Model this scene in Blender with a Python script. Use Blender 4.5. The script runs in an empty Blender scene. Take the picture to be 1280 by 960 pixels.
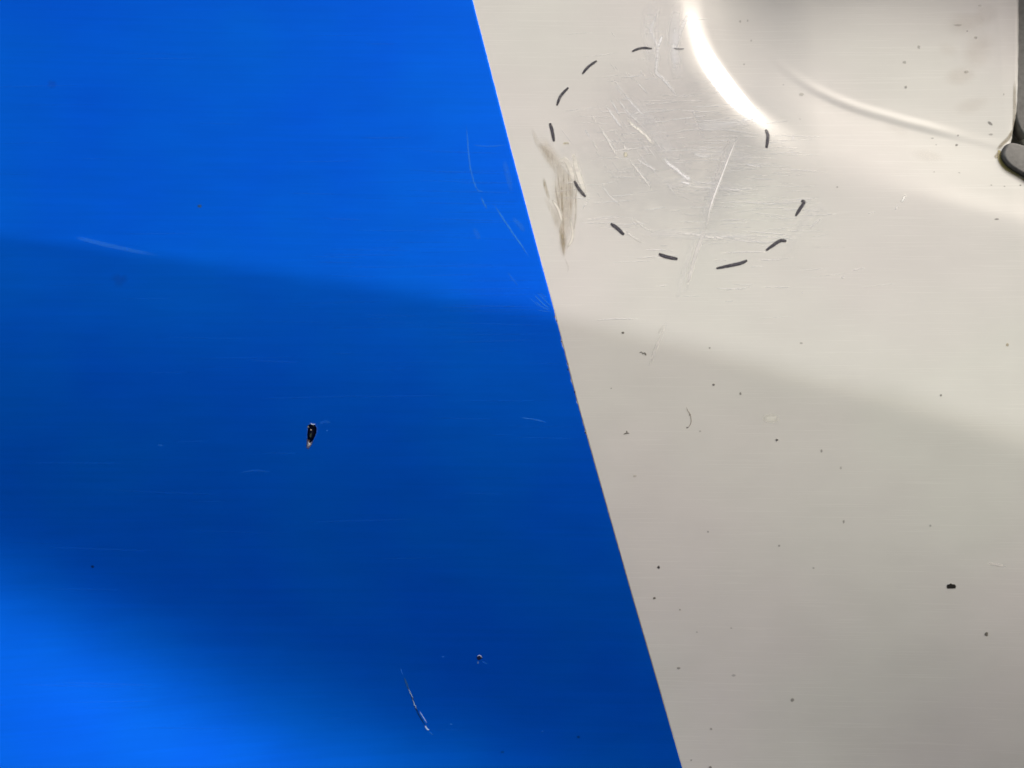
import bpy, bmesh, math, random
import numpy as np
from mathutils import Vector

# ------------------------------------------------------------------ camera
SC = bpy.context.scene
COL = SC.collection
W, HH = 1280.0, 960.0
K = 0.40 / W                     # metres per photo pixel on the plane of the door
D = 0.36                         # distance from the door
Z0 = 0.86                        # height of the middle of the view above the ground
cam_d = bpy.data.cameras.new('camera')
cam = bpy.data.objects.new('camera', cam_d)
COL.objects.link(cam)
cam.location = (0, -D, Z0)
cam.rotation_euler = (math.radians(90), 0, 0)
cam_d.sensor_width = 36
cam_d.lens = 36 * D / 0.40
cam_d.clip_start = 0.01
cam_d.clip_end = 100
cam_d.dof.use_dof = True
cam_d.dof.focus_distance = D + 0.003
cam_d.dof.aperture_fstop = 14
SC.camera = cam

# ------------------------------------------------------------------ sky, sun, exposure
SUN_DIR = Vector((0.50, -0.47, 0.72)).normalized()       # towards the sun: above and to the right
world = bpy.data.worlds.new('World')
SC.world = world
world.use_nodes = True
wn = world.node_tree
sky = wn.nodes.new('ShaderNodeTexSky')
sky.sky_type = 'NISHITA'
sky.sun_disc = False
sky.sun_elevation = math.asin(SUN_DIR.z)
sky.sun_rotation = math.atan2(SUN_DIR.x, SUN_DIR.y)
sky.air_density = 1.0
sky.dust_density = 6.0
sky.ozone_density = 0.6
bg = wn.nodes['Background']
bg.inputs['Strength'].default_value = 0.085
wn.links.new(sky.outputs[0], bg.inputs['Color'])
sun_d = bpy.data.lights.new('sun', 'SUN')
sun_d.energy = 1.45
sun_d.angle = math.radians(18)
sun_d.color = (1.0, 0.985, 0.95)
sun = bpy.data.objects.new('sun', sun_d)
COL.objects.link(sun)
sun.rotation_euler = SUN_DIR.to_track_quat('Z', 'Y').to_euler()
SC.cycles.transparent_max_bounces = 64      # many thin marks overlap
SC.view_settings.view_transform = 'Standard'
SC.view_settings.look = 'None'
SC.view_settings.gamma = 1
SC.view_settings.exposure = 0.40

rnd = random.Random(7)

# ------------------------------------------------------------------ shape of the door skin
def sstep(a, b, x):
    t = np.clip((x - a) / (b - a), 0, 1)
    return t * t * (3 - 2 * t)

US = np.arange(-700, 2101, 2.0)
VS = np.arange(-640, 1501, 2.0)
UU, VV = np.meshgrid(US, VS)

def crease_v(u):
    return np.interp(u, [-700, 0, 200, 450, 690, 850, 1000, 1150, 1280, 1600, 2100],
                        [215, 296, 322, 356, 392, 428, 468, 508, 556, 660, 840])

def smooth1(a, n):
    k = np.hanning(n); k /= k.sum()
    p = np.pad(a, n // 2, mode='edge')
    return np.convolve(p, k, mode='valid')[:len(a)]

CV = smooth1(crease_v(US), 81)[None, :]
dv = VV - CV                                                # pixels below the crease
wid = np.interp(US, [0, 400, 690, 1280], [9, 17, 20, 38])[None, :]
s1 = sstep(-1, 1, dv / wid)
# tilt of the surface in degrees, positive = faces up
T_UP, T_MID, T_LOW = 9.2, -0.6, -10.5
tup = np.interp(US, [0, 700, 1280], [T_UP + 0.4, T_UP, T_UP - 1.8])[None, :]
tilt = tup + np.clip(-dv, 0, 900) * -0.004 + s1 * (T_MID - tup)
fall = np.interp(US, [0, 500, 800, 1280], [330, 400, 480, 460])[None, :]
tilt = tilt + (T_LOW - T_MID) * sstep(0.03, 1.0, dv / fall)
# lower left: the skin flares out again, faces the sky
lv = smooth1(np.interp(US, [-700, 0, 300, 560, 760, 1000, 1300, 2100], [500, 712, 858, 958, 1040, 1180, 1420, 1900]), 121)[None, :]
lw = np.interp(US, [0, 500, 900], [82, 100, 130])[None, :]
tilt = tilt + 33.0 * sstep(-1.1, 1.6, (VV - lv) / lw)
tilt = tilt - 4.5 * sstep(560, 980, VV) * sstep(760, 1200, UU)
tz = np.tan(np.radians(tilt)) * 2.0 * K                      # recede when going up, per 2 px row
cs = np.cumsum(tz, axis=0)                                   # downwards
ci = np.clip(((CV[0] - VS[0]) / 2).astype(int), 0, len(VS) - 1)
frac = (CV[0] - VS[0]) / 2 - ci
ref = cs[ci, np.arange(len(US))] * (1 - frac) + cs[np.clip(ci + 1, 0, len(VS) - 1), np.arange(len(US))] * frac
H = -(cs - ref[None, :])
# very long bow of the door front to back
H += ((UU - 640) * K) ** 2 * -0.12
# shallow dent inside the marker ring and two long soft ripples
H += 0.0007 * np.exp(-(((UU - 845) / 120) ** 2 + ((VV - 190) / 95) ** 2))
H += 0.0005 * np.exp(-(((UU - 905 + (VV - 200) * 0.42) / 22) ** 2 + ((VV - 240) / 130) ** 2))
H += 0.00018 * np.sin(UU / 210.0 + VV / 150.0) * np.cos(VV / 260.0 - UU / 480.0)

# handle cup: signed distance (px, positive inside) to the rim curve
def closed_spline(P, n=24):
    P = np.array(P, float); N = len(P); out = []
    for i in range(N):
        p0, p1, p2, p3 = P[i - 1], P[i], P[(i + 1) % N], P[(i + 2) % N]
        for j in range(n):
            t = j / n
            out.append(0.5 * ((2 * p1) + (-p0 + p2) * t + (2 * p0 - 5 * p1 + 4 * p2 - p3) * t * t + (-p0 + 3 * p1 - 3 * p2 + p3) * t ** 3))
    return np.array(out)

def open_spline(P, n=8):
    P = [np.array(p, float) for p in P]
    if len(P) < 3:
        return np.array([P[0] + (P[-1] - P[0]) * j / n for j in range(n + 1)])
    Q = [2 * P[0] - P[1]] + P + [2 * P[-1] - P[-2]]
    out = []
    for i in range(1, len(Q) - 2):
        p0, p1, p2, p3 = Q[i - 1], Q[i], Q[i + 1], Q[i + 2]
        for j in range(n):
            t = j / n
            out.append(0.5 * ((2 * p1) + (-p0 + p2) * t + (2 * p0 - 5 * p1 + 4 * p2 - p3) * t * t + (-p0 + 3 * p1 - 3 * p2 + p3) * t ** 3))
    out.append(P[-1])
    return np.array(out)

RIM = closed_spline([(866, -30), (872, 14), (892, 66), (930, 118), (980, 160), (1040, 192), (1110, 216), (1190, 238),
                     (1280, 262), (1400, 284), (1520, 268), (1600, 200), (1625, 80), (1590, -60), (1500, -180),
                     (1350, -250), (1180, -262), (1020, -225), (925, -160), (878, -90)], 12)

def sdist(u, v, poly):
    u = u.ravel(); v = v.ravel()
    best = np.full(u.shape, 1e9); ins = np.zeros(u.shape, bool)
    n = len(poly)
    for i in range(n):
        ax, ay = poly[i]; bx, by = poly[(i + 1) % n]
        dx, dy = bx - ax, by - ay
        t = np.clip(((u - ax) * dx + (v - ay) * dy) / (dx * dx + dy * dy + 1e-9), 0, 1)
        d = (u - ax - t * dx) ** 2 + (v - ay - t * dy) ** 2
        best = np.minimum(best, d)
        c = (ay > v) != (by > v)
        if dy != 0:
            ins ^= c & (u < dx * (v - ay) / dy + ax)
    return np.where(ins, 1, -1) * np.sqrt(best)

m = (UU > 780) & (UU < 1720) & (VV > -340) & (VV < 380)
sd = np.full(UU.shape, -100.0)
sd[m] = sdist(UU[m], VV[m], RIM)
# wall of the cup: steep just inside the rim on the left, an even sloping lip at the lower right
def profile(pts, win=9):
    x = np.arange(-60, 700, 1.0)
    sl = smooth1(np.interp(x, [p_[0] for p_ in pts], [p_[1] for p_ in pts]), win)
    return x, np.cumsum(sl) - sl[0]
PL = profile([(-24, 0), (-9, 0.12), (-1, 0.25), (6, 0.33), (17, 0.355), (22, 0.24), (29, 0.09), (60, 0.08), (120, 0.05), (190, 0.02), (260, 0.0)])
PT = profile([(-20, 0), (-9, 0.08), (-1, 0.19), (6, 0.27), (14, 0.28), (22, 0.20), (29, 0.12), (60, 0.09), (120, 0.05), (190, 0.02), (260, 0.0)])
PB = profile([(-40, 0), (-16, 0.03), (-2, 0.115), (8, 0.125), (22, 0.105), (62, 0.105), (76, 0.09), (96, 0.05), (120, 0.03), (190, 0.02), (260, 0.0)])
PS = profile([(-40, 0), (-20, 0.03), (0, 0.065), (22, 0.10), (62, 0.11), (76, 0.09), (96, 0.05), (120, 0.03), (190, 0.02), (260, 0.0)])
PC = profile([(-40, 0), (76, 0.0), (79, -0.15), (83, -0.13), (87, 0.06), (92, 0.075), (97, 0.0), (260, 0.0)], 5)
lam = 1 - sstep(918, 1040, UU - np.clip(VV, -400, 0) * 0.2)
lt = sstep(-20, 75, VV)
lr = sstep(1060, 1230, UU)
lc = sstep(965, 1075, UU) * (1 - 0.75 * sstep(1170, 1240, UU)) * sstep(-60, 60, VV)
H += K * (1.0 * lam * (lt * np.interp(sd, *PL) + (1 - lt) * np.interp(sd, *PT)) + (1 - lam) * (lr * np.interp(sd, *PB) + (1 - lr) * np.interp(sd, *PS))
          + lc * np.interp(sd, *PC))
HB = H.copy()
def bil(G, u, v):
    fu = np.clip((np.asarray(u, float) - US[0]) / 2, 0, len(US) - 1.001)
    fv = np.clip((np.asarray(v, float) - VS[0]) / 2, 0, len(VS) - 1.001)
    iu = fu.astype(int); iv = fv.astype(int); a = fu - iu; b = fv - iv
    return (G[iv, iu] * (1 - a) * (1 - b) + G[iv, iu + 1] * a * (1 - b) + G[iv + 1, iu] * (1 - a) * b + G[iv + 1, iu + 1] * a * b)

def door_uv(px, py):
    """door coordinates of what the photograph shows at px, py"""
    px = np.asarray(px, float); py = np.asarray(py, float)
    u, v = px.copy(), py.copy()
    for _ in range(12):
        s = 1 + bil(H, u, v) / D
        u = 0.5 * u + 0.5 * (W / 2 + (px - W / 2) * s)
        v = 0.5 * v + 0.5 * (HH / 2 + (py - HH / 2) * s)
    return u, v

# opening at the right where the handle's foot goes in
OPEN_PX = closed_spline([(1280, -150), (1279, -60), (1279, 60), (1277, 130), (1271, 168), (1274, 190), (1330, 210), (1400, 222),
                      (1480, 200), (1510, 120), (1512, 0), (1500, -110), (1440, -170), (1350, -175)], 8)
OPEN = np.stack(door_uv(OPEN_PX[:, 0], OPEN_PX[:, 1]), -1)
mo = (UU > 1200) & (UU < 1600) & (VV > -260) & (VV < 300)
so = np.full(UU.shape, -100.0)
so[mo] = sdist(UU[mo], VV[mo], OPEN)
H += K * (sstep(-9, 0, so) * 3.0 + sstep(-5, 8, so) * 60.0)

def uv2world(u, v, lift=0.0):
    """point of the door skin at door coordinates u, v (mm grid of the door), lifted off it"""
    u = np.asarray(u, float); v = np.asarray(v, float)
    h = bil(H, u, v)
    e = 2.0
    hx = (bil(H, u + e, v) - bil(H, u - e, v)) / (2 * e * K)
    hz = -(bil(H, u, v + e) - bil(H, u, v - e)) / (2 * e * K)
    n = np.stack([hx, -np.ones_like(hx), hz], -1)
    n /= np.linalg.norm(n, axis=-1, keepdims=True)
    P = np.stack([(u - W / 2) * K, h, Z0 - (v - HH / 2) * K], -1)
    return P + n * (lift if np.isscalar(lift) else np.asarray(lift)[..., None])

# ------------------------------------------------------------------ materials
def new_mat(name):
    mt = bpy.data.materials.new(name); mt.use_nodes = True
    nt = mt.node_tree
    return mt, nt, nt.nodes['Principled BSDF']

def node(nt, kind, **kw):
    n = nt.nodes.new(kind)
    for k_, v_ in kw.items():
        if k_.startswith('i_'):
            n.inputs[k_[2:].replace('_', ' ')].default_value = v_
        else:
            setattr(n, k_, v_)
    return n

def mapped(nt, scale):
    tc = node(nt, 'ShaderNodeTexCoord')
    mp = node(nt, 'ShaderNodeMapping')
    mp.inputs['Scale'].default_value = scale
    nt.links.new(tc.outputs['Object'], mp.inputs['Vector'])
    return mp

def noise(nt, scale3, s=1.0, detail=3, rough=0.5):
    mp = mapped(nt, scale3)
    nz = node(nt, 'ShaderNodeTexNoise')
    nz.inputs['Scale'].default_value = s
    nz.inputs['Detail'].default_value = detail
    nz.inputs['Roughness'].default_value = rough
    nt.links.new(mp.outputs[0], nz.inputs['Vector'])
    return nz

def ramp(nt, src, pts):
    r = node(nt, 'ShaderNodeValToRGB')
    cr = r.color_ramp
    while len(cr.elements) < len(pts):
        cr.elements.new(0.5)
    for e, (p, c) in zip(cr.elements, pts):
        e.position = p
        e.color = c if len(c) == 4 else (*c, 1)
    nt.links.new(src, r.inputs[0])
    return r

def mixc(nt, fac, a, b, mode='MIX'):
    mx = node(nt, 'ShaderNodeMix', data_type='RGBA', blend_type=mode)
    for s, val in ((0, fac), (6, a), (7, b)):
        if hasattr(val, 'links') or isinstance(val, bpy.types.NodeSocket):
            nt.links.new(val, mx.inputs[s])
        else:
            mx.inputs[s].default_value = val if s == 0 else (*val, 1)
    return mx.outputs[2]

def g3(x): return (x, x, x)

# white enamel: faintly blotchy (pinkish / greenish), wiped hairlines running fore and aft
M_WHITE, nt, p = new_mat('white_enamel')
blot = noise(nt, (9, 9, 11), 1.0, 2.0, 0.45)
tint = ramp(nt, blot.outputs['Fac'], [(0.36, (0.695, 0.707, 0.644)), (0.5, (0.702, 0.699, 0.648)), (0.64, (0.714, 0.692, 0.655))])
blot2 = noise(nt, (45, 45, 70), 1.0, 3, 0.5)
b2 = ramp(nt, blot2.outputs['Fac'], [(0.3, g3(0.975)), (0.7, g3(1.02))])
c = mixc(nt, 1.0, tint.outputs[0], b2.outputs[0], 'MULTIPLY')
nt.links.new(c, p.inputs['Base Color'])
hair = noise(nt, (28, 28, 2400), 1.0, 2, 0.6)
hr = ramp(nt, hair.outputs['Fac'], [(0.35, g3(0.20)), (0.7, g3(0.30))])
nt.links.new(hr.outputs[0], p.inputs['Roughness'])
p.inputs['IOR'].default_value = 1.42
p.inputs['Coat Weight'].default_value = 0.8
p.inputs['Coat Roughness'].default_value = 0.07
peel = noise(nt, (420, 420, 420), 1.0, 2, 0.5)
bump = node(nt, 'ShaderNodeBump'); bump.inputs['Strength'].default_value = 0.05; bump.inputs['Distance'].default_value = 0.0003
nt.links.new(peel.outputs['Fac'], bump.inputs['Height'])
nt.links.new(bump.outputs[0], p.inputs['Normal'])

# blue film: part metallic, so it darkens where it looks at the ground
M_BLUE, nt, p = new_mat('blue_film')
b1 = noise(nt, (14, 14, 620), 1.0, 4, 0.6)
b1r = ramp(nt, b1.outputs['Fac'], [(0.3, g3(0.965)), (0.72, g3(1.035))])
b3 = noise(nt, (16, 16, 16), 1.0, 2, 0.5)
b3r = ramp(nt, b3.outputs['Fac'], [(0.35, (0.0, 0.116, 0.80)), (0.65, (0.0, 0.134, 0.79))])
c = mixc(nt, 1.0, b3r.outputs[0], b1r.outputs[0], 'MULTIPLY')
b4 = noise(nt, (35, 35, 110), 1.0, 3, 0.55)
b4r = ramp(nt, b4.outputs['Fac'], [(0.3, g3(0.965)), (0.7, g3(1.03))])
c = mixc(nt, 1.0, c, b4r.outputs[0], 'MULTIPLY')
nt.links.new(c, p.inputs['Base Color'])
p.inputs['Metallic'].default_value = 0.45
hair = noise(nt, (20, 20, 1500), 1.0, 3, 0.6)
hr = ramp(nt, hair.outputs['Fac'], [(0.3, g3(0.38)), (0.7, g3(0.43))])
nt.links.new(hr.outputs[0], p.inputs['Roughness'])
p.inputs['IOR'].default_value = 1.25
p.inputs['Specular IOR Level'].default_value = 0.2
peel = noise(nt, (60, 60, 420), 1.0, 2, 0.5)
bump = node(nt, 'ShaderNodeBump'); bump.inputs['Strength'].default_value = 0.05; bump.inputs['Distance'].default_value = 0.0003
nt.links.new(peel.outputs['Fac'], bump.inputs['Height'])
nt.links.new(bump.outputs[0], p.inputs['Normal'])

# marks that lie on the paint: own colour and own coverage from attributes, broken up by noise
def mark_mat(name, rough, nscale, lo, hi, spec=0.3, coat=0.0):
    mt, nt, p = new_mat(name)
    at = node(nt, 'ShaderNodeAttribute', attribute_name='tint')
    p.inputs['Coat Weight'].default_value = coat; p.inputs['Coat Roughness'].default_value = 0.08
    nt.links.new(at.outputs['Color'], p.inputs['Base Color'])
    nz = noise(nt, nscale, 1.0, 3, 0.6)
    r = ramp(nt, nz.outputs['Fac'], [(lo, g3(0.0)), (hi, g3(1.0))])
    mu = node(nt, 'ShaderNodeMath', operation='MULTIPLY')
    nt.links.new(at.outputs['Alpha'], mu.inputs[0]); nt.links.new(r.outputs[0], mu.inputs[1])
    nt.links.new(mu.outputs[0], p.inputs['Alpha'])
    p.inputs['Roughness'].default_value = rough
    p.inputs['Specular IOR Level'].default_value = spec
    return mt
M_MARK = mark_mat('marker_ink', 0.35, (1100, 1100, 1100), 0.12, 0.50)
M_SCRATCH = mark_mat('scratched_paint', 0.5, (1300, 1300, 1300), 0.2, 0.5, 0.5, 0.45)
M_SOFT = mark_mat('scuffed_paint', 0.5, (60, 60, 120), 0.10, 0.55, 0.5, 0.8)
M_FILM = mark_mat('scratched_film', 0.6, (1300, 1300, 1300), 0.2, 0.5, 0.05, 0.0)
M_DIRT = mark_mat('road_dirt', 0.8, (1500, 1500, 200), 0.2, 0.75, 0.1)
M_CHIP = mark_mat('bare_chip', 0.6, (2500, 2500, 2500), 0.0, 0.1)

M_RUBBER, nt, p = new_mat('grey_rubber')
rz = noise(nt, (500, 500, 500), 1.0, 4, 0.6)
rc = ramp(nt, rz.outputs['Fac'], [(0.3, (0.16, 0.155, 0.14)), (0.7, (0.23, 0.225, 0.205))])
nt.links.new(rc.outputs[0], p.inputs['Base Color'])
p.inputs['Roughness'].default_value = 0.62
bump = node(nt, 'ShaderNodeBump'); bump.inputs['Strength'].default_value = 0.3; bump.inputs['Distance'].default_value = 0.0003
nt.links.new(rz.outputs['Fac'], bump.inputs['Height']); nt.links.new(bump.outputs[0], p.inputs['Normal'])

# ------------------------------------------------------------------ object helpers
def link_mesh(name, me, mat, parent=None, smooth=True):
    o = bpy.data.objects.new(name, me); COL.objects.link(o)
    me.materials.append(mat)
    if smooth:
        me.polygons.foreach_set('use_smooth', np.ones(len(me.polygons), bool))
    if parent: o.parent = parent
    return o

def grid_mesh(name, P):
    """P: rows x cols x 3, faces look towards -y"""
    nr, nc = P.shape[:2]
    idx = np.arange(nr * nc).reshape(nr, nc)
    f = np.stack([idx[:-1, :-1], idx[1:, :-1], idx[1:, 1:], idx[:-1, 1:]], -1).reshape(-1, 4)
    me = bpy.data.meshes.new(name)
    me.vertices.add(nr * nc); me.vertices.foreach_set('co', P.reshape(-1).astype(np.float32))
    me.loops.add(f.size); me.loops.foreach_set('vertex_index', f.reshape(-1).astype(np.int32))
    me.polygons.add(len(f)); me.polygons.foreach_set('loop_start', np.arange(0, f.size, 4, dtype=np.int32))
    me.update(calc_edges=True); me.validate()
    return me

door = bpy.data.objects.new('car_door', None)
COL.objects.link(door)
door['label'] = 'white car door with blue film, dashed marker ring and recessed handle cup'
door['category'] = 'car door'

# ------------------------------------------------------------------ door skin with flanged edge
cu = np.concatenate([np.arange(-690, -40, 10), np.arange(-40, 860, 4), np.arange(860, 1420, 2), np.arange(1420, 1700, 5), np.arange(1700, 2091, 10)]).astype(float)
cv = np.concatenate([np.arange(-630, -280, 10), np.arange(-280, -20, 5), np.arange(-20, 300, 2), np.arange(300, 1000, 4), np.arange(1000, 1491, 10)]).astype(float)
GU, GV = np.meshgrid(cu, cv)
P = uv2world(GU, GV)
def flange(P):
    def ring(P, dist, depth):
        Q = np.empty((P.shape[0] + 2, P.shape[1] + 2, 3))
        Q[1:-1, 1:-1] = P
        Q[0, 1:-1] = P[0] + (0, depth, dist); Q[-1, 1:-1] = P[-1] + (0, depth, -dist)
        Q[:, 0] = Q[:, 1] + (-dist, depth, 0); Q[:, -1] = Q[:, -2] + (dist, depth, 0)
        Q[0, 0] = P[0, 0] + (-dist, depth, dist); Q[0, -1] = P[0, -1] + (dist, depth, dist)
        Q[-1, 0] = P[-1, 0] + (-dist, depth, -dist); Q[-1, -1] = P[-1, -1] + (dist, depth, -dist)
        return Q
    P = ring(P, 0.0018, 0.0007); P = ring(P, 0.0010, 0.0022); P = ring(P, 0.0003, 0.012)
    return P
skin = link_mesh('door_skin', grid_mesh('door_skin', flange(P)), M_WHITE, door)
skin['label'] = 'cream white enamelled outer skin with body crease'

# ------------------------------------------------------------------ blue film
EV = [-640, 0, 190, 310, 390, 500, 610, 735, 850, 960, 1500]
EU = [430, 590.5, 639.5, 671.5, 693, 720.5, 751.5, 787, 820.5, 852.5, 1015]
fv = np.concatenate([np.arange(-620, -20, 6), np.arange(-20, 990, 1.5), np.arange(990, 1485, 6)]).astype(float)
edge_p = smooth1(np.interp(np.arange(-640, 1500, 1.0), EV, EU), 61)
ep = np.interp(fv, np.arange(-640, 1500, 1.0), edge_p)
eu_, ev_ = door_uv(ep, fv)
# ragged cut below the crease
rg = np.array([rnd.uniform(-1, 1) for _ in fv]); rg = np.convolve(rg, [0.25, 0.5, 0.25], 'same')
rag = rg * (0.15 + 0.25 * sstep(385, 400, ev_) * (1 - sstep(700, 760, ev_)))
for nv in (397, 401, 427, 432, 455, 476, 503, 540):
    rag -= 1.1 * np.exp(-((ev_ - nv) / 1.8) ** 2)
eu_ = eu_ + rag
NC = 340
tt = np.linspace(0, 1, NC) ** 0.85
FU = -686 + (eu_[:, None] - 0.6 + 686) * tt[None, :]
FV = np.repeat(ev_[:, None], NC, 1)
LIFT = 0.00010
Pf = uv2world(FU, FV, LIFT)
last = uv2world(eu_, ev_, LIFT * 0.75)[:, None]
last2 = uv2world(eu_ + 0.25, ev_, -0.00002)[:, None]
Pf = np.concatenate([Pf, last, last2], 1)
film = link_mesh('blue_film', grid_mesh('blue_film', Pf), M_BLUE, door)
film['label'] = 'glossy blue film ending in a slanted cut edge'

# ------------------------------------------------------------------ marks as thin geometry on the skin
layer = [0]
def next_lift(base):
    layer[0] += 1
    return base + 0.0000006 * (layer[0] % 100)

class Marks:
    def __init__(s): s.v, s.f, s.c = [], [], []
    def strip(s, pts, w, col, a=1.0, soft=True, fade=True, lift=0.00005, n=6, taper=True, jit=0.0, wv=None):
        """pts: photo pixels; w: width in px; soft: coverage falls off across the strip"""
        C = open_spline(pts, n)
        if jit: C = C + np.array([[rnd.uniform(-jit, jit), rnd.uniform(-jit, jit)] for _ in C])
        u, v = door_uv(C[:, 0], C[:, 1])
        C = np.stack([u, v], -1)
        T = np.gradient(C, axis=0); T /= np.linalg.norm(T, axis=1, keepdims=True) + 1e-9
        N = np.stack([-T[:, 1], T[:, 0]], -1)
        L = len(C); t = np.linspace(0, 1, L)
        wp = np.full(L, w / 2.0)
        if taper: wp = wp * (0.45 + 0.55 * np.sin(np.pi * np.clip(t, 0.02, 0.98)) ** 0.5)
        if wv is not None: wp = w / 2.0 * np.interp(t, np.linspace(0, 1, len(wv)), wv)
        al = np.full(L, a)
        if fade: al = al * np.clip(np.minimum(t, 1 - t) * 5, 0, 1)
        offs = (-1, -0.4, 0.4, 1)
        acr = (0, 1, 1, 0) if soft else (1, 1, 1, 1)
        lf = next_lift(lift)
        b = len(s.v)
        for k_, o_ in enumerate(offs):
            Q = uv2world(C[:, 0] + N[:, 0] * wp * o_, C[:, 1] + N[:, 1] * wp * o_, lf)
            for i in range(L):
                s.v.append(Q[i]); s.c.append((*col, al[i] * acr[k_]))
        for k_ in range(3):
            for i in range(L - 1):
                A = b + k_ * L + i
                s.f.append((A, A + 1, A + L + 1, A + L))
    def blob(s, cx, cy, rx, ry, col, a=1.0, ang=0.0, soft=0.35, rough=0.25, lift=0.00006, n=14, poly=None):
        lf = next_lift(lift)
        if poly is not None:
            R1 = np.array(poly, float); cx, cy = R1.mean(0); n = len(R1)
        else:
            an = np.arange(n) / n * 2 * math.pi
            r = np.array([1 + rnd.uniform(-rough, rough) for _ in range(n)])
            X = np.cos(an) * rx * r; Y = np.sin(an) * ry * r
            R1 = np.stack([cx + X * math.cos(ang) - Y * math.sin(ang), cy + X * math.sin(ang) + Y * math.cos(ang)], -1)
        Cn = np.array([cx, cy]); R0 = Cn + (R1 - Cn) * (1 - soft)
        A = np.concatenate([Cn[None], R0, R1]); u, v = door_uv(A[:, 0], A[:, 1])
        Q = uv2world(u, v, lf); b = len(s.v)
        for i, q in enumerate(Q):
            s.v.append(q); s.c.append((*col, a if i <= n else (0.0 if soft > 0.1 else a)))
        for i in range(n):
            j = (i + 1) % n
            s.f.append((b, b + 1 + i, b + 1 + j)); s.f.append((b + 1 + i, b + 1 + n + i, b + 1 + n + j, b + 1 + j))
    def build(s, name, mat, parent=None, label=None, stuff=False):
        me = bpy.data.meshes.new(name)
        me.from_pydata([tuple(map(float, q)) for q in s.v], [], s.f)
        ca = me.color_attributes.new('tint', 'FLOAT_COLOR', 'POINT')
        ca.data.foreach_set('color', np.array(s.c, np.float32).ravel())
        o = link_mesh(name, me, mat, parent or door)
        if label: o['label'] = label
        if stuff: o['kind'] = 'stuff'
        return o

def one(name, mat, fn, label=None, parent=None, stuff=False):
    mk = Marks(); fn(mk); return mk.build(name, mat, parent, label, stuff)

FL = LIFT + 0.00004          # lift of marks that sit on the film

# marker ring, dash by dash
INK = (0.035, 0.034, 0.045)
dashes = [([(790, 64.5), (797, 61.5), (805, 60), (815, 61)], 3.4, 0.75), ([(842, 60.5), (848, 61.5), (855, 61)], 2.6, 0.30),
          ([(728, 92.5), (735, 84), (746, 76)], 3.6, 0.85), ([(696, 132), (701, 120), (710.5, 109.5)], 3.8, 0.88),
          ([(687.5, 154), (690, 163), (692.5, 177)], 4.4, 0.92), ([(718, 226), (724, 237), (732, 246)], 4.4, 0.75),
          ([(763.5, 279.5), (771, 285), (780, 293.5)], 4.8, 0.95), ([(823.5, 317.5), (833, 321), (847, 323.8)], 4.8, 0.95),
          ([(895.5, 335.5), (915, 331.5), (926, 329), (934, 325.5)], 4.4, 0.9), ([(957.5, 313), (968, 305.5), (976, 300.7), (983, 301.5)], 4.4, 0.9),
          ([(994.5, 270), (1000, 261), (1005, 253), (1001.5, 251)], 4.4, 0.85), ([(957, 162), (959.8, 170), (958, 185)], 4.6, 0.85)]
for pts, w, a in dashes:
    def f(mk, pts=pts, w=w, a=a):
        mk.strip(pts, w * 0.92, INK, a * 0.85, soft=False, fade=False, wv=[0.55, 0.95, 1.0, 0.95, 1.0, 0.6], lift=0.00012)
        mk.strip(pts, w * 0.42, (0.13, 0.12, 0.16), a * 0.75, soft=True, fade=True, lift=0.00014, jit=0.3)
        mk.strip(pts, w * 1.5, INK, a * 0.4, soft=True, fade=False, lift=0.00010)
    one('marker_dash', M_MARK, f, 'faint worn marker dash' if a < 0.5 else None)

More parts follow.
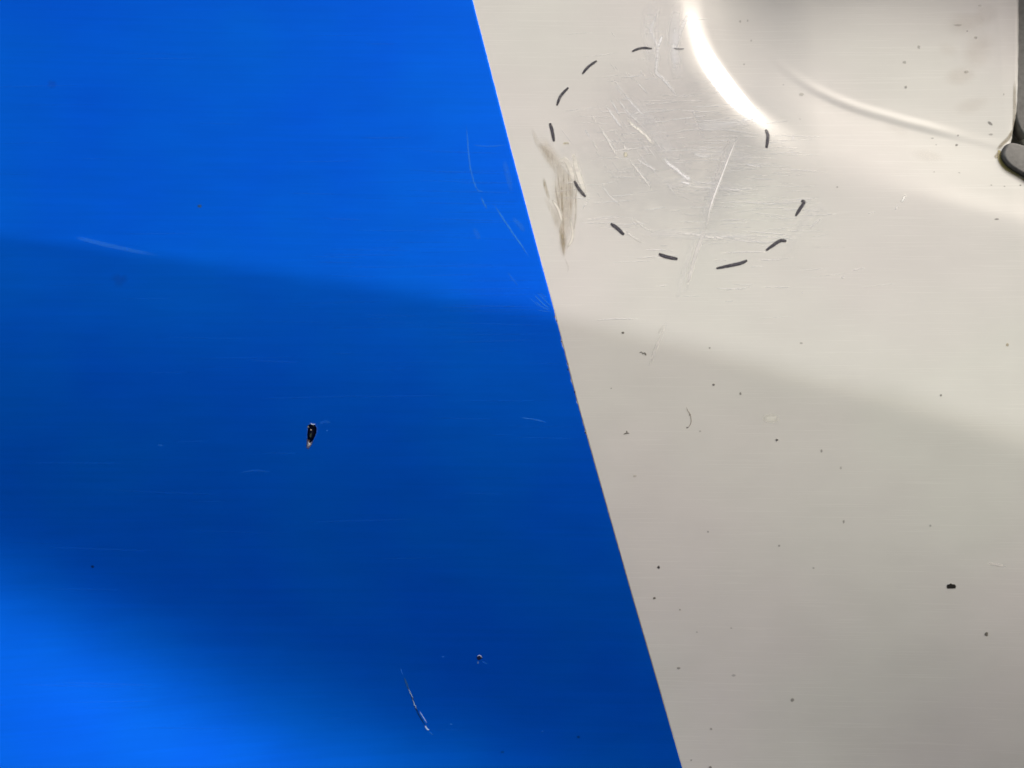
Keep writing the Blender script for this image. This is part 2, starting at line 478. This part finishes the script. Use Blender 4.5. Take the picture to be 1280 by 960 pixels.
# pale scratches inside the ring
PALE = (0.93, 0.92, 0.88); BR = (0.96, 0.96, 0.96); YEL = (0.78, 0.74, 0.58)
scr = [
    ([(827, 8), (818, 25), (814, 40), (822, 60), (820, 88), (828, 98), (840, 112), (846, 122)], 4.5, BR, 0.62),
    ([(828, 44), (822, 60)], 4.0, BR, 0.9), ([(845, 30), (843, 60), (844, 88)], 7.0, BR, 0.75), ([(861, 15), (850, 40), (846, 58)], 6.0, BR, 0.5),
    ([(780, 117), (792, 132), (808, 148)], 2.2, BR, 0.75), ([(770, 122), (786, 142), (803, 157)], 2.0, BR, 0.6),
    ([(763, 124), (775, 145)], 1.8, BR, 0.6), ([(757, 131), (768, 148), (778, 160)], 2.4, BR, 0.7),
    ([(794, 100), (801, 108), (810, 118)], 2.0, BR, 0.45), ([(783, 148), (791, 157), (801, 164), (810, 173), (819, 183)], 4.2, (0.93, 0.91, 0.84), 1.0),
    ([(827, 195), (834, 203), (840, 208), (848, 214), (854, 220), (862, 229)], 4.4, (0.95, 0.95, 0.95), 1.0),
    ([(852, 216), (858, 222), (864, 224)], 4.5, (0.95, 0.95, 0.95), 0.9), ([(850, 228), (858, 229), (863, 231)], 3.0, (0.95, 0.95, 0.95), 0.9),
    ([(779, 180), (783, 187), (791, 185)], 3.0, PALE, 0.75), ([(781, 190), (783, 197)], 5.0, YEL, 0.85),
    ([(785, 199), (800, 217), (815, 238)], 2.6, PALE, 0.75), ([(793, 197), (807, 206), (823, 214)], 2.4, BR, 0.65),
    ([(749, 157), (761, 178), (773, 200)], 2.4, PALE, 0.7), ([(731, 162), (737, 171)], 2.6, BR, 0.6), ([(739, 144), (744, 152)], 2.4, PALE, 0.6),
    ([(740, 175), (748, 190)], 1.8, PALE, 0.45), ([(752, 230), (762, 245), (776, 258)], 1.8, BR, 0.55), ([(791, 271), (803, 283), (818, 291)], 2.2, PALE, 0.6),
    ([(781, 288), (791, 296), (804, 304)], 2.8, PALE, 0.6), ([(864, 191), (876, 195), (890, 196)], 3.4, BR, 0.6), ([(870, 186), (885, 189)], 1.8, BR, 0.5),
    ([(888, 156), (905, 155), (925, 152)], 2.6, BR, 0.6), ([(925, 151), (940, 148), (951, 143)], 4.0, BR, 0.85), ([(930, 205), (942, 207), (952, 209)], 3.0, BR, 0.55),
    ([(862, 150), (890, 151), (920, 146)], 1.8, BR, 0.4), ([(870, 163), (900, 162), (950, 168)], 2.0, BR, 0.45),
    ([(840, 292), (868, 293), (890, 297), (915, 298)], 3.2, PALE, 0.75), ([(915, 299), (940, 302), (975, 303)], 2.2, BR, 0.5),
    ([(855, 233), (880, 235), (905, 236)], 1.8, BR, 0.45), ([(905, 237), (928, 238)], 2.2, BR, 0.5),
    ([(864, 226), (880, 229), (896, 231)], 1.6, BR, 0.35), ([(800, 88), (806, 96)], 1.8, BR, 0.35), ([(1132, 243), (1129, 249), (1126, 253)], 3.4, (0.93, 0.93, 0.88), 0.9),
    ([(1122, 256), (1119, 263)], 2.4, BR, 0.4), ([(1094, 265), (1085, 267)], 1.8, BR, 0.35), ([(1028, 272), (1018, 280), (1013, 286)], 3.0, BR, 0.35),
    ([(1080, 335), (1065, 338)], 2.0, BR, 0.35), ([(1051, 347), (1056, 346)], 3.4, BR, 0.35), ([(1002, 366), (1003.5, 366)], 2.4, BR, 0.7),
    ([(990, 172), (993, 173)], 3.0, BR, 0.8), ([(735, 250), (728, 262)], 2.0, BR, 0.3), ([(700, 205), (706, 212), (716, 222)], 2.0, PALE, 0.4),
]
for pts, w, c_, a in scr:
    one('scratch', M_SCRATCH, lambda mk: mk.strip(pts, w * 1.25, c_, min(1, a * 1.1), jit=0.5 if len(pts) > 2 else 0))
# the long scored line that runs down across the crease
def longline(mk):
    mk.strip([(922, 170), (913, 192), (900, 226), (889, 256), (882, 286)], 3.6, (0.97, 0.95, 0.92), 1.0, lift=0.00008)
    mk.strip([(912, 172), (902, 200), (893, 232)], 6.0, (0.90, 0.87, 0.84), 0.45)
    mk.strip([(882, 284), (874, 305), (866, 330), (857, 366)], 7.0, (0.93, 0.91, 0.88), 0.6)
    mk.strip([(833, 402), (828, 416), (820, 434), (812, 458)], 5.5, (0.90, 0.88, 0.84), 0.6)
    mk.strip([(829, 406), (822, 418)], 3.0, (0.50, 0.47, 0.42), 0.30)
one('scored_line', M_SOFT, longline, 'long pale scored line slanting down from the ring')

def haze(mk):
    for P_, w_, a_ in [([(815, 0), (812, 40), (818, 90)], 26, 0.35), ([(848, 0), (842, 50), (848, 100)], 24, 0.5), ([(780, 120), (815, 160), (860, 225)], 26, 0.3),
                       ([(860, 158), (905, 156), (950, 148)], 16, 0.45), ([(850, 190), (900, 192), (950, 200)], 20, 0.3), ([(800, 225), (880, 232), (950, 238)], 16, 0.25), ([(800, 292), (880, 294), (960, 300)], 16, 0.35),
                       ([(915, 175), (895, 225), (876, 285)], 10, 0.3), ([(870, 290), (855, 340), (845, 375)], 8, 0.2), ([(980, 320), (1010, 270), (1030, 255)], 16, 0.2)]:
        mk.strip(P_, w_, (0.93, 0.93, 0.93), a_ * 0.8, lift=0.00004)
one('pale_scuff', M_SOFT, haze, 'broad soft whitish scuffs in and around the ring')

# swarm of polishing hairlines
def hairs(mk):
    for i in range(230):
        cx = rnd.gauss(880, 95); cy = rnd.gauss(185, 85)
        if cy < 2 or cx < 705: continue
        if cx > 872 + max(0, (cy)) * 0.72 - 10: continue
        L = rnd.uniform(10, 60); sl = rnd.uniform(-0.14, 0.06)
        mk.strip([(cx - L / 2, cy - sl * L / 2), (cx, cy + rnd.uniform(-0.6, 0.6)), (cx + L / 2, cy + sl * L / 2)], rnd.uniform(0.8, 2.0), BR, rnd.uniform(0.15, 0.6), n=3)
    for i in range(70):
        cx = rnd.uniform(860, 1010); cy = rnd.uniform(170, 300)
        L = rnd.uniform(15, 90); sl = rnd.uniform(-0.05, 0.10)
        mk.strip([(cx - L / 2, cy - sl * L / 2), (cx + L / 2, cy + sl * L / 2)], rnd.uniform(0.8, 1.8), BR, rnd.uniform(0.15, 0.6), n=3)
    for i in range(60):
        cx = rnd.gauss(800, 35); cy = rnd.gauss(165, 50); L = rnd.uniform(8, 34)
        mk.strip([(cx - L * .3, cy - L * .4), (cx + L * .3, cy + L * .4)], rnd.uniform(0.8, 1.6), BR, rnd.uniform(0.2, 0.7), n=3)
one('fine_scratches', M_SCRATCH, hairs, 'fine polishing hairlines within the ring', stuff=True)

# grey scuffed patch in the ring
def grid_patch(mk, cx, cy, rx, ry, ang, col, a, lift, step=4.0):
    """soft-edged patch that follows the skin"""
    gx, gy = np.meshgrid(np.arange(-rx, rx + step, step), np.arange(-ry, ry + step, step))
    px = cx + gx * math.cos(ang) - gy * math.sin(ang); py = cy + gx * math.sin(ang) + gy * math.cos(ang)
    u, v = door_uv(px, py); Q = uv2world(u, v, lift)
    r2 = np.sqrt((gx / rx) ** 2 + (gy / ry) ** 2) + 0.08 * np.sin(px / 17.0) * np.sin(py / 23.0)
    al = a * (1 - sstep(0.25, 0.97, r2)); b = len(mk.v); nr, nc = gx.shape
    for i in range(nr):
        for j in range(nc):
            mk.v.append(Q[i, j]); mk.c.append((*col, al[i, j]))
    for i in range(nr - 1):
        for j in range(nc - 1):
            A = b + i * nc + j; mk.f.append((A, A + nc, A + nc + 1, A + 1))
one('scuffed_patch', M_SOFT, lambda mk: grid_patch(mk, 845, 195, 172, 150, 0.2, (0.66, 0.655, 0.66), 0.36, 0.00003), 'dull grey scuffed patch within the marker ring')

# brown dirt smear left of the ring
DK = (0.48, 0.41, 0.29)
def smear(mk):
    grid_patch(mk, 705, 256, 17, 62, -0.03, (0.56, 0.49, 0.38), 0.22, 0.00004, 3.0)
    grid_patch(mk, 690, 200, 10, 34, -0.5, (0.54, 0.47, 0.36), 0.22, 0.00004, 3.0)
    mk.strip([(664, 158), (672, 178), (686, 200), (694, 214)], 9, DK, 0.22, wv=[0.4, 1, 1.2, 0.3])
    mk.strip([(672, 178), (684, 190), (696, 205)], 10, (0.42, 0.36, 0.27), 0.25)
    mk.strip([(679, 222), (682, 235), (687, 251)], 5.5, DK, 0.60)
    mk.strip([(680, 245), (692, 268), (697, 285)], 9, DK, 0.20)
    for i in range(17):
        x = 693 + i * 1.75 + rnd.uniform(-1, 1); y0 = 212 + rnd.uniform(-6, 14) + abs(i - 10) * 0.8; y1 = y0 + rnd.uniform(30, 82)
        x1 = x + rnd.uniform(-2, 6) + (705 - x) * 0.35
        mk.strip([(x, y0), ((x + x1) / 2 + rnd.uniform(-1, 1), (y0 + y1) / 2), (x1, y1)], rnd.uniform(2.0, 3.6), DK if i % 3 else (0.5, 0.43, 0.33), rnd.uniform(0.15, 0.38), n=4)
    mk.strip([(703, 275), (702, 290), (704, 305), (705, 322)], 8, DK, 0.75, wv=[0.5, 1, 0.8, 0.2])
    mk.strip([(718, 235), (720, 262), (716, 296)], 3, DK, 0.35)
    mk.strip([(705, 322), (710, 333), (709, 342)], 3, DK, 0.15)
    mk.strip([(703, 180), (708, 179), (712, 180)], 3.4, (0.60, 0.50, 0.20), 0.55)
one('dirt_smear', M_DIRT, smear, 'brown dirt smear rubbed down beside the blue edge')
def rubbed(mk):
    grid_patch(mk, 706, 250, 21, 66, -0.02, (0.66, 0.58, 0.46), 0.26, 0.00003, 3.0)
    grid_patch(mk, 690, 196, 11, 36, -0.5, (0.66, 0.58, 0.46), 0.26, 0.00003, 3.0)
    grid_patch(mk, 704, 304, 6, 20, 0.0, (0.46, 0.39, 0.28), 0.42, 0.00003, 2.0)
    mk.strip([(716, 190), (722, 215), (733, 246)], 9, (0.94, 0.91, 0.82), 0.85)
    mk.strip([(696, 205), (706, 200), (714, 214), (718, 232)], 9, (0.92, 0.89, 0.80), 0.8)
    mk.strip([(689, 248), (698, 262), (703, 280)], 5, (0.92, 0.89, 0.80), 0.8)
    mk.strip([(712, 270), (716, 295), (708, 312)], 5, (0.92, 0.89, 0.80), 0.7)
one('rubbed_paint', M_SOFT, rubbed, 'pale rubbed paint next to the dirt smear')

# marks on the blue film
LB = (0.05, 0.32, 0.92)
blues = [([(583, 156), (585, 182), (588, 210), (594, 232), (600, 240)], 3.0, 0.42, None), ([(601, 246), (605, 254), (609, 262)], 3.4, 0.5, None),
         ([(617, 255), (630, 275), (645, 297), (662, 322)], 2.8, 0.62, None), ([(590, 181), (610, 183), (634, 181)], 3, 0.22, None),
         ([(596, 238), (604, 240)], 2.0, 0.4, None), ([(630, 200), (634, 218), (640, 240)], 9, 0.20, None), ([(640, 272), (650, 282), (656, 290)], 8, 0.22, None),
         ([(592, 285), (600, 300)], 8, 0.16, None), ([(634, 340), (648, 358)], 3, 0.18, None),
         ([(667, 368), (677, 378), (688, 387)], 2.2, 0.45, None), ([(671, 366), (680, 374), (689, 384)], 1.8, 0.45, None), ([(668, 376), (678, 384), (687, 388)], 1.8, 0.45, None),
         ([(675, 366), (684, 373)], 1.8, 0.35, None), ([(662, 372), (674, 384)], 1.5, 0.3, None), ([(672, 388), (690, 390)], 1.6, 0.3, None),
         ([(650, 522), (667, 524), (684, 528.5)], 2.0, 0.45, None), ([(94, 297), (112, 301), (150, 310), (200, 320)], 7, 0.26, 'soft pale streak along the crease on blue'),
         ([(500, 834), (504, 844)], 2.0, 0.35, None), ([(536, 914), (542, 919)], 2.4, 0.3, None), ([(602, 826), (610, 830)], 2.2, 0.35, None),
         ([(552, 820), (556, 821)], 3, 0.35, None), ([(562, 905), (566, 905)], 3, 0.28, None), ([(197, 556), (205, 557)], 3, 0.25, None), ([(408, 538), (410, 538)], 2.6, 0.5, None),
         ([(398, 530), (406, 527), (414, 528)], 5, 0.16, None), ([(300, 591), (318, 588), (340, 590)], 3, 0.14, None), ([(680, 913), (676, 915)], 3, 0.18, None)]
for pts, w, a, lb in blues:
    one('scratch', M_FILM, lambda mk: mk.strip(pts, w, LB, a, lift=FL, jit=0.25 if len(pts) > 2 else 0), lb)
def bluehairs(mk):
    for i in range(130):
        cx = rnd.uniform(-80, 700); cy = rnd.uniform(-40, 950)
        if rnd.random() < 0.55: cx = rnd.gauss(560, 120); cy = rnd.gauss(330, 110)
        lim = float(np.interp(cy, EV, EU)) - 6
        L = rnd.uniform(30, 160)
        if cx + L / 2 > lim: cx = lim - L / 2
        sl = rnd.uniform(-0.03, 0.04)
        mk.strip([(cx - L / 2, cy - sl * L / 2), (cx, cy), (cx + L / 2, cy + sl * L / 2)], rnd.uniform(1.2, 3.4), (0.02, 0.20, 0.80), rnd.uniform(0.04, 0.15), n=3, lift=FL)
one('fine_scratches', M_FILM, bluehairs, 'faint wiping hairlines on the blue film', stuff=True)

# deep scratch at the bottom of the blue
def deep(mk):
    mk.strip([(505, 846), (509, 856), (511, 862)], 3.6, (0.05, 0.16, 0.26), 0.5, lift=FL)
    mk.strip([(509, 858), (514, 868), (519, 883), (525, 896), (534, 910)], 2.8, (0.005, 0.04, 0.16), 0.8, lift=FL)
    mk.strip([(510, 860), (513, 866), (517, 874)], 1.5, (0.35, 0.55, 0.85), 0.9, lift=FL + 0.00005, jit=0.7)
    mk.strip([(515, 872), (519, 882), (521, 886)], 1.6, (0.35, 0.55, 0.85), 0.9, lift=FL + 0.00005, jit=0.6)
    mk.strip([(524, 888), (529, 896), (534, 904)], 1.8, (0.30, 0.50, 0.9), 0.9, lift=FL + 0.00005)
    mk.strip([(531, 906), (534, 911), (537, 912)], 2.6, (0.5, 0.7, 0.95), 0.95, lift=FL + 0.00005)
one('deep_scratch', M_FILM, deep, 'dark flaked scratch low on the blue film')

# stone chips: a pit through the blue film
def chip(mk):
    mk.blob(0, 0, 0, 0, (0.20, 0.40, 0.85), 0.22, soft=0.5, lift=FL, poly=[(386, 527.5), (391, 527), (397, 530), (398.5, 538), (396, 545), (392, 553), (386, 561.5), (383, 560), (382.5, 548), (383, 534)])
    mk.blob(0, 0, 0, 0, (0.85, 0.83, 0.86), 1, soft=0.0, lift=FL + 0.00002, poly=[(383.6, 547.5), (387, 550), (391.8, 550.4), (389.6, 556), (385.6, 561.6), (383.2, 559.5)])
    mk.blob(0, 0, 0, 0, (0.55, 0.30, 0.14), 0.9, soft=0.0, lift=FL + 0.00003, poly=[(384.6, 548.5), (387, 548), (390.6, 549.5), (387.6, 554.2), (386, 552.5)])
    mk.blob(0, 0, 0, 0, (0.004, 0.006, 0.018), 1, soft=0.0, lift=FL + 0.00005, poly=[(385, 531.5), (388, 530.2), (391, 531.4), (393.8, 531), (396, 535), (395.6, 541), (393.6, 546), (391.2, 550.6), (388.2, 553.4), (386.6, 550), (384.6, 548.5), (384.3, 542), (385.2, 537)])
    mk.blob(388.8, 537.2, 1.1, 1.2, (0.42, 0.36, 0.34), 0.9, soft=0.4, lift=FL + 0.00006, n=8)
    mk.blob(388.4, 544, 1.6, 3.4, (0.05, 0.07, 0.05), 0.9, soft=0.5, lift=FL + 0.00006, n=8)
    mk.strip([(388, 529), (391, 530.4), (394.5, 530.2)], 1.7, (0.55, 0.70, 0.92), 1, lift=FL + 0.00007, n=3)
    mk.blob(385.6, 533.4, 1.2, 1.6, (0.22, 0.24, 0.26), 0.8, soft=0.4, lift=FL + 0.00007, n=8)
one('stone_chip', M_CHIP, chip, 'black chip with white tip through the blue film')
def chip2(mk):
    mk.blob(599.5, 822.3, 3.6, 2.8, (0.004, 0.01, 0.05), 1, soft=0.3, lift=FL)
    mk.strip([(596.5, 820.5), (599.5, 818.8), (603, 822)], 1.7, (0.60, 0.68, 0.85), 1, lift=FL + 0.00003, n=4)
    mk.blob(597.5, 828, 1.6, 1.8, (0.12, 0.3, 0.7), 0.6, lift=FL)
one('stone_chip', M_CHIP, chip2, 'tiny chip with a pale upper rim on blue')
for (x, y, r, c_, a) in [(249.5, 258, 2.6, (0.02, 0.09, 0.20), 0.7), (116, 708, 2.2, (0.0, 0.01, 0.06), 0.7), (65, 105, 6, (0.0, 0.06, 0.42), 0.15),
                      (150, 350, 9, (0.0, 0.06, 0.35), 0.15), (723, 921, 2.0, (0, 0.01, 0.05), 0.4), (628, 940, 2, (0, 0.02, 0.1), 0.3)]:
    one('dark_fleck', M_CHIP, lambda mk: mk.blob(x, y, r * 1.3, r, c_, a, soft=0.6, lift=FL))
# nicks along the cut edge
def nicks(mk):
    for y in (396, 401, 427, 455, 462, 490, 541):
        x = float(np.interp(y, EV, EU)) - 0.6 + rnd.uniform(-0.6, 1.2)
        mk.blob(x, y, rnd.uniform(0.6, 1.3), rnd.uniform(0.8, 1.5), (0.02, 0.025, 0.05), 0.85, soft=0.35, lift=FL, n=8)
def edge_line(mk):  # thin dark navy strip painted along the lower cut edge
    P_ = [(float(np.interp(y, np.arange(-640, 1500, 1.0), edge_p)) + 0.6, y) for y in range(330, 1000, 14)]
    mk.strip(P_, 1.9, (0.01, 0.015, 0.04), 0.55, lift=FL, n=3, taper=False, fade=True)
one('edge_dark_line', M_CHIP, edge_line, 'thin dark line along the cut edge')
one('edge_nicks', M_CHIP, nicks, 'dark nicks along the cut edge of the film', stuff=True)

# flecks on the white paint
KB = (0.02, 0.018, 0.015); GB = (0.16, 0.15, 0.12)
def fleck(mk, x, y, rx, ry, c_, a, ang=0.0):
    a *= 0.85
    if y < 240 and x > 900: a *= 0.7; rx *= 0.85; ry *= 0.85
    mk.blob(x, y, rx, ry, c_, a, ang=ang, soft=0.4, rough=0.2, n=10)
def big(mk):
    mk.blob(0, 0, 0, 0, KB, 1, soft=0.22, poly=[(1182.6, 734), (1183.4, 730.6), (1186.4, 730), (1188.4, 728.6), (1190.6, 730), (1194, 730.2), (1195.6, 732.6), (1195, 735.6), (1190, 736), (1184, 736)])
one('stone_chip', M_CHIP, big, 'largest black chip on the white paint')
for (x, y, rx, ry, c_, a) in [(1233, 792.5, 2.6, 3.6, GB, 0.85), (823.3, 709, 2.0, 2.6, KB, 0.95), (818, 747.5, 2.2, 1.8, GB, 0.95), (848, 835, 2.8, 1.8, GB, 0.5), (990.5, 875, 3, 2.6, GB, 0.5),
        (778.5, 416, 2.0, 1.8, GB, 0.95), (887, 435, 1.6, 1.4, GB, 0.5), (892, 481, 1.9, 1.7, GB, 0.75), (925.5, 492, 1.7, 1.9, GB, 0.6), (971, 550, 2.0, 2.0, KB, 0.75), (1027, 563.5, 1.6, 2.6, GB, 0.5),
        (1054.5, 652, 1.6, 2.6, GB, 0.45), (1163, 657, 1.6, 1.6, GB, 0.4), (885, 664.5, 1.6, 1.4, GB, 0.4), (974, 682, 1.8, 1.6, GB, 0.45), (1017, 710, 1.8, 1.4, GB, 0.35), (850, 762, 1.5, 1.4, GB, 0.45),
        (871, 790, 1.5, 1.2, GB, 0.3), (914, 785, 1.8, 1.2, GB, 0.25), (917, 844, 3, 1.8, GB, 0.3), (1001.5, 429, 2.2, 1.6, GB, 0.4), (1051, 585, 1.6, 2.4, GB, 0.3), (1176, 494, 1.8, 1.8, GB, 0.6),
        (1259, 431, 2.6, 2.6, (0.42, 0.34, 0.16), 0.55), (875, 539, 1.6, 1.2, GB, 0.35), (793.5, 595, 2.6, 1.8, (0.4, 0.36, 0.3), 0.4), (764, 485.5, 1.4, 1.2, GB, 0.4), (889, 911, 1.8, 1.8, GB, 0.4), (864, 950, 1.4, 1.4, GB, 0.4),
        (888, 959, 2.4, 2.0, GB, 0.7), (1246, 274, 4, 1.4, (0.3, 0.3, 0.27), 0.6), (1046.5, 234, 1.6, 1.5, GB, 0.6),
        (1148.5, 59, 2.4, 3.2, (0.4, 0.38, 0.33), 0.6), (1130.5, 78, 3.4, 2.6, (0.4, 0.38, 0.33), 0.6), (1132, 109, 2.4, 2.6, (0.33, 0.31, 0.27), 0.7), (1219.5, 47, 2.8, 2.4, (0.4, 0.36, 0.3), 0.6),
        (1197, 31.5, 7, 2.2, (0.45, 0.42, 0.36), 0.5), (1208, 90, 4.5, 2.6, (0.45, 0.41, 0.35), 0.5), (1225, 7, 3, 2, (0.45, 0.42, 0.36), 0.4), (1209, 39, 2, 1.5, (0.45, 0.42, 0.36), 0.5),
        (1238.5, 168, 3.6, 1.8, (0.35, 0.33, 0.28), 0.6), (1197.5, 169.5, 1.8, 1.8, GB, 0.7), (1195.5, 181.5, 2.6, 1.8, GB, 0.9), (1165.5, 173, 2.6, 1.4, (0.42, 0.4, 0.34), 0.5), (1170, 181, 1.6, 1.4, GB, 0.4),
        (1167.5, 215, 1.4, 1.2, GB, 0.5), (1199, 216, 2, 1.2, GB, 0.4), (1239, 231.5, 1.8, 1.2, GB, 0.6), (1255.5, 233, 1.6, 1.2, GB, 0.6), (1275.5, 231.6, 1.8, 1.2, GB, 0.9), (1254.5, 118, 1.8, 1.8, (0.4, 0.38, 0.3), 0.5),
        (1002, 118, 4, 3, (0.50, 0.48, 0.40), 0.5), (925, 27, 2.0, 2.6, GB, 0.45), (934.5, 26, 1.6, 2.2, GB, 0.45), (939, 51, 1.8, 2, GB, 0.4), (930, 80.5, 1.6, 1.8, GB, 0.4), (979, 106, 1.6, 1.4, GB, 0.3), (1000, 149, 1.6, 1.4, GB, 0.3)]:
    one('dirt_fleck', M_CHIP, lambda mk: fleck(mk, x, y, rx, ry, c_, a))
one('dirt_fleck', M_CHIP, lambda mk: fleck(mk, 1238, 154.5, 5.2, 2.4, (0.16, 0.16, 0.15), 0.85, 0.6), 'elongated grey fleck in the handle cup')
def smudge(mk):
    for q in [[(799, 441), (802, 440), (804, 443)], [(802, 443), (806, 441), (808, 444)], [(805, 441), (808, 445)]]: mk.strip(q, 1.6, GB, 0.75, n=3)
one('dirt_fleck', M_CHIP, smudge, 'small squiggle of dirt below the crease')
def smudge2(mk):
    mk.strip([(779, 543), (783, 541.5), (787, 541.5)], 2.0, GB, 0.85, n=3); mk.strip([(783, 538), (784, 541)], 2.2, GB, 0.75, n=3)
one('dirt_fleck', M_CHIP, smudge2, 'small three pointed fleck near the blue edge')
def hairm(mk):
    mk.strip([(857.5, 508), (859.5, 513), (862.5, 518), (864, 526), (862, 532), (858, 536)], 1.6, (0.40, 0.36, 0.30), 0.7, n=5)
    mk.blob(862.5, 518.5, 1.5, 1.3, (0.3, 0.28, 0.24), 0.7, n=8); mk.blob(859, 534.5, 1.7, 1.3, (0.3, 0.28, 0.24), 0.6, n=8)
one('hair', M_CHIP, hairm, 'short curved hair stuck to the white paint')
one('pale_spot', M_SOFT, lambda mk: grid_patch(mk, 963, 523, 13, 7, 0.0, (0.88, 0.88, 0.79), 0.8, 0.00004, 1.5))
one('pale_spot', M_SOFT, lambda mk: mk.strip([(1235, 704), (1246, 706), (1257, 708)], 4, (0.92, 0.90, 0.85), 0.6))
# faint tan film of dirt in the cup
def cup_stain(mk):
    for x, y, rx, ry, a_ in [(1205, 30, 34, 20, 0.22), (1222, 62, 26, 30, 0.20), (1200, 95, 24, 14, 0.20), (1232, 18, 20, 16, 0.2), (1215, 132, 30, 12, 0.14), (1185, 62, 18, 10, 0.12),
                         (1120, 160, 22, 9, 0.08), (1160, 195, 26, 9, 0.10), (1062, 135, 20, 8, 0.08)]:
        grid_patch(mk, x, y, rx, ry, rnd.uniform(-0.5, 0.5), (0.66, 0.56, 0.46), a_ * 0.7, 0.00004, 3.0)
one('dirt_film', M_SOFT, cup_stain, 'faint tan dirt film on the floor of the handle cup')
# dirt collected where the rubber meets the cup
def grime(mk):
    YG = (0.46, 0.39, 0.10)
    mk.strip([(1249, 188), (1250, 200), (1258, 211), (1270, 218), (1284, 227)], 8, YG, 0.9, fade=False, lift=0.0001)
    mk.strip([(1246, 188), (1253, 180), (1261, 172), (1267, 160)], 6, (0.24, 0.19, 0.08), 0.6, lift=0.0001)
    mk.strip([(1243, 198), (1247, 194), (1251, 188)], 7, (0.30, 0.24, 0.09), 0.5, lift=0.0001)
    mk.strip([(1268, 100), (1268, 140), (1266, 165)], 6, (0.30, 0.25, 0.16), 0.5, lift=0.0001)
one('grime', M_SOFT, grime, 'yellow brown grime around the rubber pad')

# ------------------------------------------------------------------ door handle at the right of the cup
handle = bpy.data.objects.new('door_handle', None); COL.objects.link(handle)
handle.parent = door
def ray_pt(px, py, y):
    s = 1 + y / D
    return ((px - W / 2) * K * s, y, Z0 - (py - HH / 2) * K * s)
def solid(name, outline, front, back, bev, mat, label=None, parent=None):
    """rounded plate lying on the floor of the cup: front and back are distances from that floor"""
    bm = bmesh.new()
    A = []; B = []
    for x, y in outline:
        u, v = float(x), float(y)
        for _ in range(12):
            s_ = 1 + float(bil(HB, u, v)) / D
            u = 0.5 * u + 0.5 * (W / 2 + (x - W / 2) * s_); v = 0.5 * v + 0.5 * (HH / 2 + (y - HH / 2) * s_)
        h = float(bil(HB, u, v)); p_ = ((u - W / 2) * K, Z0 - (v - HH / 2) * K)
        A.append(bm.verts.new((p_[0], h + front, p_[1]))); B.append(bm.verts.new((p_[0], h + back, p_[1])))
    n = len(A)
    bm.faces.new(A); bm.faces.new(B[::-1])
    for i in range(n): bm.faces.new((A[i], B[i], B[(i + 1) % n], A[(i + 1) % n]))
    bmesh.ops.recalc_face_normals(bm, faces=bm.faces)
    As = set(A)
    ed = [e for e in bm.edges if e.verts[0] in As and e.verts[1] in As]
    bmesh.ops.bevel(bm, geom=ed, offset=bev, segments=5, affect='EDGES', profile=0.5)
    me = bpy.data.meshes.new(name); bm.to_mesh(me); bm.free()
    o = link_mesh(name, me, mat, parent or handle)
    if label: o['label'] = label
    return o
u_, v_ = door_uv(1240, 190)
yc = float(bil(H, u_, v_))
pad = closed_spline([(1252, 192), (1257, 183), (1268, 183), (1300, 196), (1360, 216), (1440, 222), (1490, 196), (1506, 120), (1506, 0), (1496, -100), (1440, -150), (1350, -150),
                     (1285, -130), (1272, -60), (1271, 60), (1271, 120), (1273, 160), (1279, 168), (1288, 176), (1310, 200), (1296, 222), (1276, 219), (1260, 209)], 5)
pad1 = closed_spline([(1251, 197), (1252, 189), (1256, 182), (1263, 180), (1276, 183), (1300, 191), (1360, 206), (1440, 206), (1470, 216), (1440, 246), (1360, 246), (1300, 232), (1276, 219), (1259, 208)], 6)
solid('rubber_pad', pad1, -0.0024, 0.004, 0.0010, M_RUBBER, 'grey rubber pad under the handle foot')
pad2 = closed_spline([(1271, -150), (1270, 0), (1270, 110), (1272, 150), (1284, 172), (1300, 186), (1400, 190), (1480, 180), (1500, 100), (1500, -60), (1470, -165), (1350, -185)], 6)
solid('gasket', pad2, 0.0004, 0.006, 0.0008, M_RUBBER, 'dark rubber gasket down the side of the handle foot')
foot = closed_spline([(1304, -120), (1303, 0), (1300, 110), (1286, 152), (1284, 172), (1300, 182), (1400, 186), (1450, 170), (1470, 90), (1470, -60), (1440, -130), (1350, -150)], 6)
solid('handle_foot', foot, -0.001, 0.006, 0.0018, M_WHITE)
def grip(name):
    C = open_spline([(1450, 20), (1455, -200), (1400, -320), (1300, -345), (1190, -310), (1065, -268)], 8)
    ys = np.interp(np.linspace(0, 1, len(C)), [0, 0.15, 0.4, 0.8, 1], [yc - 0.006, yc - 0.02, yc - 0.034, yc - 0.032, yc - 0.022])
    rw = np.interp(np.linspace(0, 1, len(C)), [0, 0.3, 0.8, 1], [0.016, 0.018, 0.020, 0.019])
    P = np.array([ray_pt(c_[0], c_[1], y) for c_, y in zip(C, ys)])
    bm = bmesh.new(); rings = []
    T = np.gradient(P, axis=0)
    for p_, t_, r_ in zip(P, T, rw):
        t_ = Vector(t_).normalized(); a_ = t_.cross(Vector((0, 1, 0))).normalized(); b_ = t_.cross(a_)
        rings.append([bm.verts.new(Vector(p_) + a_ * math.cos(k * math.pi / 10) * r_ + b_ * math.sin(k * math.pi / 10) * r_ * 0.55) for k in range(20)])
    for A, B in zip(rings[:-1], rings[1:]):
        for k in range(20): bm.faces.new((A[k], A[(k + 1) % 20], B[(k + 1) % 20], B[k]))
    bm.faces.new(rings[0][::-1]); bm.faces.new(rings[-1])
    bmesh.ops.recalc_face_normals(bm, faces=bm.faces)
    me = bpy.data.meshes.new(name); bm.to_mesh(me); bm.free()
    return link_mesh(name, me, M_WHITE, handle)
grip('grip')
